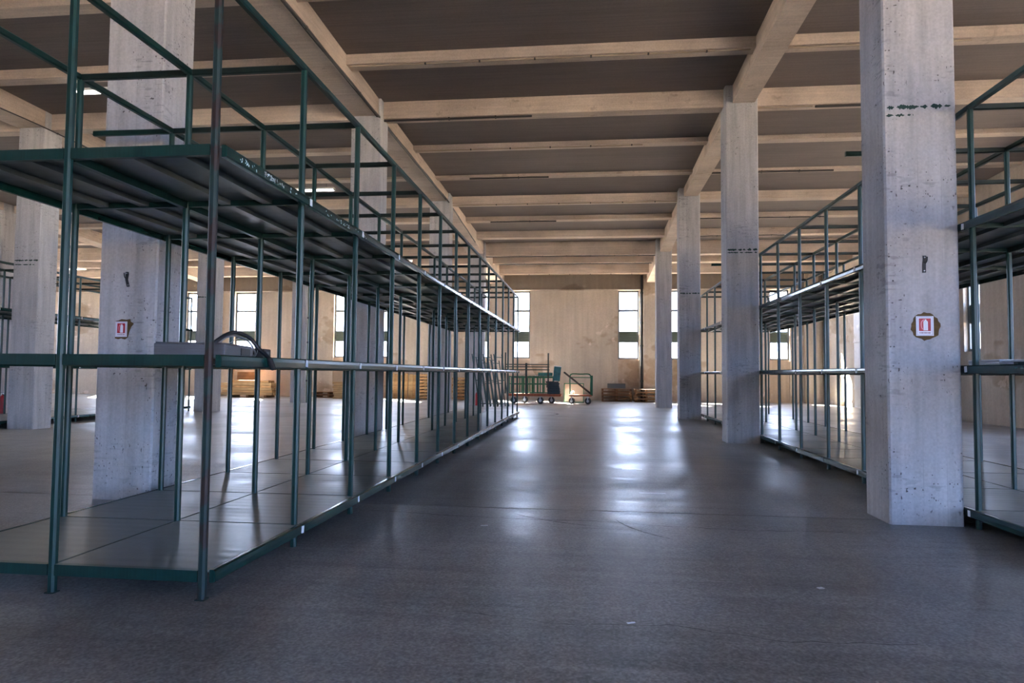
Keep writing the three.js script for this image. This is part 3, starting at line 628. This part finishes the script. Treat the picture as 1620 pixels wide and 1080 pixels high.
for (let i = 0; i < 6; i++) {                              // boards standing on end against the wall
  const g = thing('leaning_board', `${nth[i]} from left of the tall boards leaning behind the left rack`, 'board', [-9.6 + i * 0.235, 0, 32.6 - (i % 2) * 0.06], 0, 'tall boards leaning behind the left rack');
  const p = part('board', box(0.215, 1.24 - (i % 3) * 0.05, 0.035), i % 2 ? M.wood : M.woodPale, g, [0, 0.615 - (i % 3) * 0.02, -0.03]); p.rotation.x = -0.09;
}
// timber stack A
{
  const xs = [-16.4, -16.4, -16.4];
  for (const x of [-17.3, -16.4, -15.5]) { const g = thing('timber_block', `${x < -17 ? 'left' : x < -16 ? 'middle' : 'right'} wooden bearer under the plank stack on the left`, 'block', [x, 0, 31.9], 0, 'bearers under the plank stack'); part('bearer', box(0.12, 0.12, 0.9), M.woodBrown, g, [0, 0.06, 0]); }
  for (let l = 0; l < 6; l++) for (let k = 0; k < 3; k++) {
    const g = thing('pine_plank', `pale pine plank, ${ordinal[5 - l]} layer, ${['front', 'middle', 'back'][k]} row of the left plank stack`, 'plank', [xs[0] + (R() - 0.5) * 0.14, 0.12 + l * 0.118, 31.55 + k * 0.3], (R() - 0.5) * 0.02, 'planks in the left stack');
    part('plank', box(2.55 - (l === 5 ? 0.5 : 0), 0.108, 0.26, R() * 3, R()), l % 2 ? M.wood : M.woodPale, g, [0, 0.054, 0]);
  }
  const c = thing('cardboard_panel', 'brown cardboard panel standing on the left plank stack', 'panel', [-16.75, 0.829, 32.2]); const p = part('panel', box(1.15, 0.4, 0.03), M.card, c, [0, 0.2, 0]); p.rotation.x = -0.08; part('crease', box(1.15, 0.012, 0.034), M.woodBrown, c, [0, 0.2, 0.0]).rotation.x = -0.08;
  for (let i = 0; i < 2; i++) place(pallet(1.35, 0.8, M.woodBrown), 'wooden_pallet', `low brown pallet, ${i ? 'upper' : 'lower'} one, below the window left of the green pipe`, 'pallet', [-12.6, i * 0.1505, 32.5], [0, 0.01, 0], 'two low pallets left of the pipe');
  for (let l = 0; l < 8; l++) { const g = thing('pale_board', `pale yellow board, ${ordinal[7 - l]} in the short stack by the low pallets`, 'board', [-11.55 + (R() - 0.5) * 0.1, 0.302 + l * 0.1 - 0.302, 31.7], (R() - 0.5) * 0.08, 'boards in the short pale stack'); part('board', box(1.1, 0.095, 0.5, R() * 3), M.woodPale, g, [0, 0.048, 0]); }
}
// fire extinguishers on the floor
function extinguisher(x, d, label) {
  const g = thing('fire_extinguisher', label, 'extinguisher', [x, 0, d]);
  part('cylinder', new THREE.LatheGeometry([[0, 0], [0.075, 0], [0.082, 0.02], [0.082, 0.42], [0.07, 0.47], [0.035, 0.505], [0.03, 0.53], [0, 0.53]].map((p) => new THREE.Vector2(...p)), 20), M.red, g);
  part('valve', new THREE.CylinderGeometry(0.022, 0.026, 0.05, 10), M.steel, g, [0, 0.55, 0]);
  part('lever', box(0.03, 0.012, 0.12), M.black, g, [0, 0.585, 0.03]);
  part('hose', tubeGeo([[0, 0.55, 0.02], [0.07, 0.53, 0.05], [0.105, 0.42, 0.03], [0.1, 0.25, 0.0]], 0.011), M.black, g);
}
extinguisher(-4.38, 26.6, 'red fire extinguisher at the foot of the column by the leaning frames');
extinguisher(-16.6, 17.8, 'red fire extinguisher standing beyond the column at the left edge');

// dark green ladder frames leaning in a row at the end of the left rack
for (let i = 0; i < 7; i++) {
  const h = 2.02 - (i % 3) * 0.12, w = 0.62, g = thing('ladder_frame', `${nth[i]} from left of the green steel frames leaning by the farthest left column`, 'frame', [-4.0 + i * 0.135, 0, 25.75 + i * 0.02], 1.2, 'leaning green steel frames');
  const t = -0.17, y = (s) => s * Math.cos(t), z = (s) => s * Math.sin(t);
  for (const s of [-1, 1]) part('rail', bar([s * w / 2, y(0) + 0.006, z(0)], [s * w / 2, y(h), z(h)], 0.036), M.green, g);
  for (const k of [0.06, 0.5, 0.94]) part('rung', bar([-w / 2, y(h * k), z(h * k)], [w / 2, y(h * k), z(h * k)], 0.03), M.green, g);
}

// loaded flat trolley
function caster(parent, x, z, r) {
  const c = part('caster', mergeGeometries([box(0.1, 0.014, 0.1).translate(0, 2 * r + 0.045, 0), box(0.008, r + 0.06, 0.05).translate(-0.035, r * 1.45, 0), box(0.008, r + 0.06, 0.05).translate(0.035, r * 1.45, 0)]), M.steel, parent, [x, 0, z]); c.rotation.y = 1.15;
  part('wheel', new THREE.CylinderGeometry(r, r, 0.055, 20).rotateZ(Math.PI / 2), M.rubber, c, [0, r, 0]); part('hub', new THREE.CylinderGeometry(r * 0.45, r * 0.45, 0.064, 14).rotateZ(Math.PI / 2), M.steel, c, [0, r, 0]);
}
{
  const D = 29.1, base = thing('platform_trolley', 'orange flat trolley on four black wheels loaded with green frames', 'trolley', [-2.33, 0, D]);
  part('platform', box(2.25, 0.05, 1.1), M.wood, base, [0, 0.40, 0]);
  for (const z of [-0.53, 0.53]) part('side_rail', box(2.25, 0.10, 0.05), M.orange, base, [0, 0.375, z]);
  for (const x of [-1.1, 1.1]) part('end_rail', box(0.05, 0.10, 1.01), M.orange, base, [x, 0.375, 0]);
  for (const x of [-0.78, 0.02, 0.82]) part('cross_member', box(0.07, 0.05, 1.0), M.orange, base, [x, 0.352, 0]);
  for (const [x, z] of [[-0.85, 0.36], [0.28, 0.42], [-0.45, -0.36], [0.72, -0.1]]) caster(base, x, z, 0.145);
  // dark rack standing on the trolley
  const s = thing('stanchion_frame', 'dark steel frame with three posts standing on the loaded trolley', 'frame', [-2.55, 0.426, D - 0.49]);
  for (const [x, h] of [[-0.98, 1.72], [-0.1, 1.28], [0.82, 1.70]]) part('post', bar([x, 0, 0], [x, h, 0], x === -0.1 ? 0.085 : 0.06), M.rail, s);
  for (const y of [1.0, 1.12, 1.22]) part('rail', bar([-0.95, y, 0.04], [0.87, y, 0.04], 0.04), M.rail, s);
  // green frames standing on edge across the trolley
  for (let i = 0; i < 10; i++) {
    const w = 0.58 + (i % 3) * 0.12, h = 0.74 - (i % 2) * 0.04, f = thing('green_frame', `bright green steel frame, ${nth[i]} from left on the loaded trolley`, 'frame', [-3.12 + i * 0.142, 0.426, D - 0.02 + i * 0.055], 0, 'bright green frames on the loaded trolley');
    for (const q of [-1, 1]) part('upright', bar([q * w / 2, 0, 0], [q * w / 2, h, 0], 0.045), M.greenBright, f);
    part('brace', bar([-w * 0.18, 0.05, 0], [-w * 0.18, h - 0.05, 0], 0.035), M.greenBright, f);
    for (const k of [0.03, h * 0.55, h - 0.03]) part('rail', bar([-w / 2, k, 0], [w / 2, k, 0], 0.04), M.greenBright, f);
  }
  const tp = thing('teal_sheet', 'teal metal sheet tilted at the right end of the loaded trolley', 'sheet', [-1.38, 0.972, D - 0.15], 0.1);
  const sh = part('sheet', box(0.3, 0.62, 0.02), M.teal, tp, [0, 0.30, 0]); sh.rotation.z = -0.1; part('rim', box(0.3, 0.03, 0.035), M.paper, sh, [0, 0.31, 0]);
  const tb = thing('teal_box_section', 'teal folded steel section lying across the green frames', 'section', [-1.9, 1.17, D + 0.32]);
  part('section', box(0.62, 0.13, 0.12), M.teal, tb, [0, 0.065, 0]); part('lip', box(0.62, 0.016, 0.16), M.teal, tb, [0, 0.135, 0]);
  for (let i = 0; i < 8; i++) { const a = thing('steel_angle', `dark steel section, ${ordinal[7 - i]} of the bundle at the right of the trolley`, 'section', [-1.50 + (R() - 0.5) * 0.04 - i * 0.01, 0.426 + i * 0.066, D - 0.20], (R() - 0.5) * 0.04, 'dark steel sections in the bundle'); part('web', box(0.52, 0.012, 0.46), M.black, a, [0, 0.054, 0]); part('flange', box(0.52, 0.05, 0.014), M.rail, a, [0, 0.025, 0.223]); part('flange', box(0.52, 0.05, 0.014), M.rail, a, [0, 0.025, -0.223]); }
  for (let i = 0; i < 4; i++) { const a = thing('light_batten', `thin pale batten, ${nth[i]} from front, lying over the green frames`, 'batten', [-3.0 + i * 0.04, 1.168, D + 0.28 + i * 0.06], 0, 'battens lying over the green frames'); part('batten', box(1.3, 0.035, 0.05), i % 2 ? M.steel : M.tan, a, [0, 0.0175, 0]); }
}
{
  const D = 29.3, base = thing('hand_trolley', 'small trolley with green push handle and orange deck', 'trolley', [-0.40, 0, D]);
  part('deck', box(0.95, 0.06, 0.62), M.orange, base, [0, 0.36, 0]);
  for (const [x, z] of [[-0.36, 0.24], [0.32, 0.24], [-0.36, -0.24], [0.32, -0.24]]) caster(base, x, z, 0.13);
  part('push_handle', tubeGeo([[-0.44, 0.39, -0.02], [-0.44, 0.7, -0.02], [-0.44, 1.16, -0.02], [-0.40, 1.25, -0.02], [0.0, 1.26, -0.02], [0.38, 1.25, -0.02], [0.43, 1.16, -0.02], [0.43, 0.7, -0.02], [0.43, 0.39, -0.02]], 0.026, 60, 8), M.greenBright, base);
  part('cross_tube', bar([-0.44, 1.12, -0.02], [0.43, 1.12, -0.02], 0.035), M.greenBright, base);
  part('end_plate', box(0.07, 0.85, 0.3), M.greenBright, base, [0.485, 0.78, 0]);
  const b = thing('steel_bar', 'dark steel bar resting diagonally on the small trolley', 'bar', [-0.40, 0.395, D]); part('bar', bar([-0.68, 0.93, 0.05], [0.42, 0.06, 0.05], 0.075, 0.05), M.pipeDark, b); part('end_cap', box(0.06, 0.06, 0.06), M.rail, b, [-0.68, 0.93, 0.05]);
  const p = thing('paper_bag', 'crumpled white paper on the deck of the small trolley', 'paper', [-0.72, 0.391, D + 0.12]); const ico = new THREE.IcosahedronGeometry(0.085, 1), ip = ico.attributes.position; for (let i = 0; i < ip.count; i++) { const k = 0.75 + 0.4 * Math.abs(Math.sin(ip.getX(i) * 91 + ip.getY(i) * 57 + ip.getZ(i) * 33)); ip.setXYZ(i, ip.getX(i) * k, Math.max(-0.06, ip.getY(i) * k), ip.getZ(i) * k); } ico.computeVertexNormals(); part('paper', ico, M.paper, p, [0, 0.06, 0]);
  const f = thing('green_frame', 'thin green frame leaning on the wall behind the small trolley', 'frame', [-0.7, 0, 30.4]);
  for (const x of [-0.42, 0.42]) part('upright', bar([x, 0, 0], [x, 0.86, -0.12], 0.035), M.greenBright, f);
  for (const y of [0.03, 0.84]) part('rail', bar([-0.42, y, -y * 0.14], [0.42, y, -y * 0.14], 0.035), M.greenBright, f);
  part('infill', box(0.8, 0.8, 0.01), M.tan, f, [0, 0.43, -0.062]).rotation.x = -0.139;
}
// white strips painting window glints on the floor, and small paper scraps
for (const [x, d, w, l, a, label] of [[0.72, 12.95, 0.27, 0.09, 0, 'broad white window glint painted on the floor joint in the aisle'], [0.70, 11.5, 0.24, 0.04, 0.03, 'thin white window glint painted beyond the middle of the aisle'], [0.56, 9.27, 0.26, 0.06, -0.03, 'white window glint painted in the middle of the aisle'], [0.66, 7.44, 0.28, 0.03, 0.02, 'long thin white strip near the cracks'], [-0.86, 5.65, 0.06, 0.025, 0.2, 'tiny white paper scrap left of the aisle crack'], [1.36, 4.3, 0.04, 0.03, 0.5, 'tiny pale paper scrap on the near floor right of the aisle'], [0.21, 3.57, 0.045, 0.02, 0.4, 'small crumpled paper scrap beside the nearest floor crack']]) {
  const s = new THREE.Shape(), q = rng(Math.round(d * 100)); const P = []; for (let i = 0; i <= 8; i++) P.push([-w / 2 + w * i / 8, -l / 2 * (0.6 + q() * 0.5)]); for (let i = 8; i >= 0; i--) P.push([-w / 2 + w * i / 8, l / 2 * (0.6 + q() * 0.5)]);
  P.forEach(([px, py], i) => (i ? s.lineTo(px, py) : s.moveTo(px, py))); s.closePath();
  const m = new THREE.Mesh(new THREE.ExtrudeGeometry(s, { depth: 0.002, bevelEnabled: false }).rotateX(-Math.PI / 2), M.tape); m.name = numbered('glint_scrap'); m.position.set(x, 0.0005, -d); m.rotation.y = a; m.receiveShadow = true; scene.add(m);
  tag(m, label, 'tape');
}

renderer.render(scene, camera);
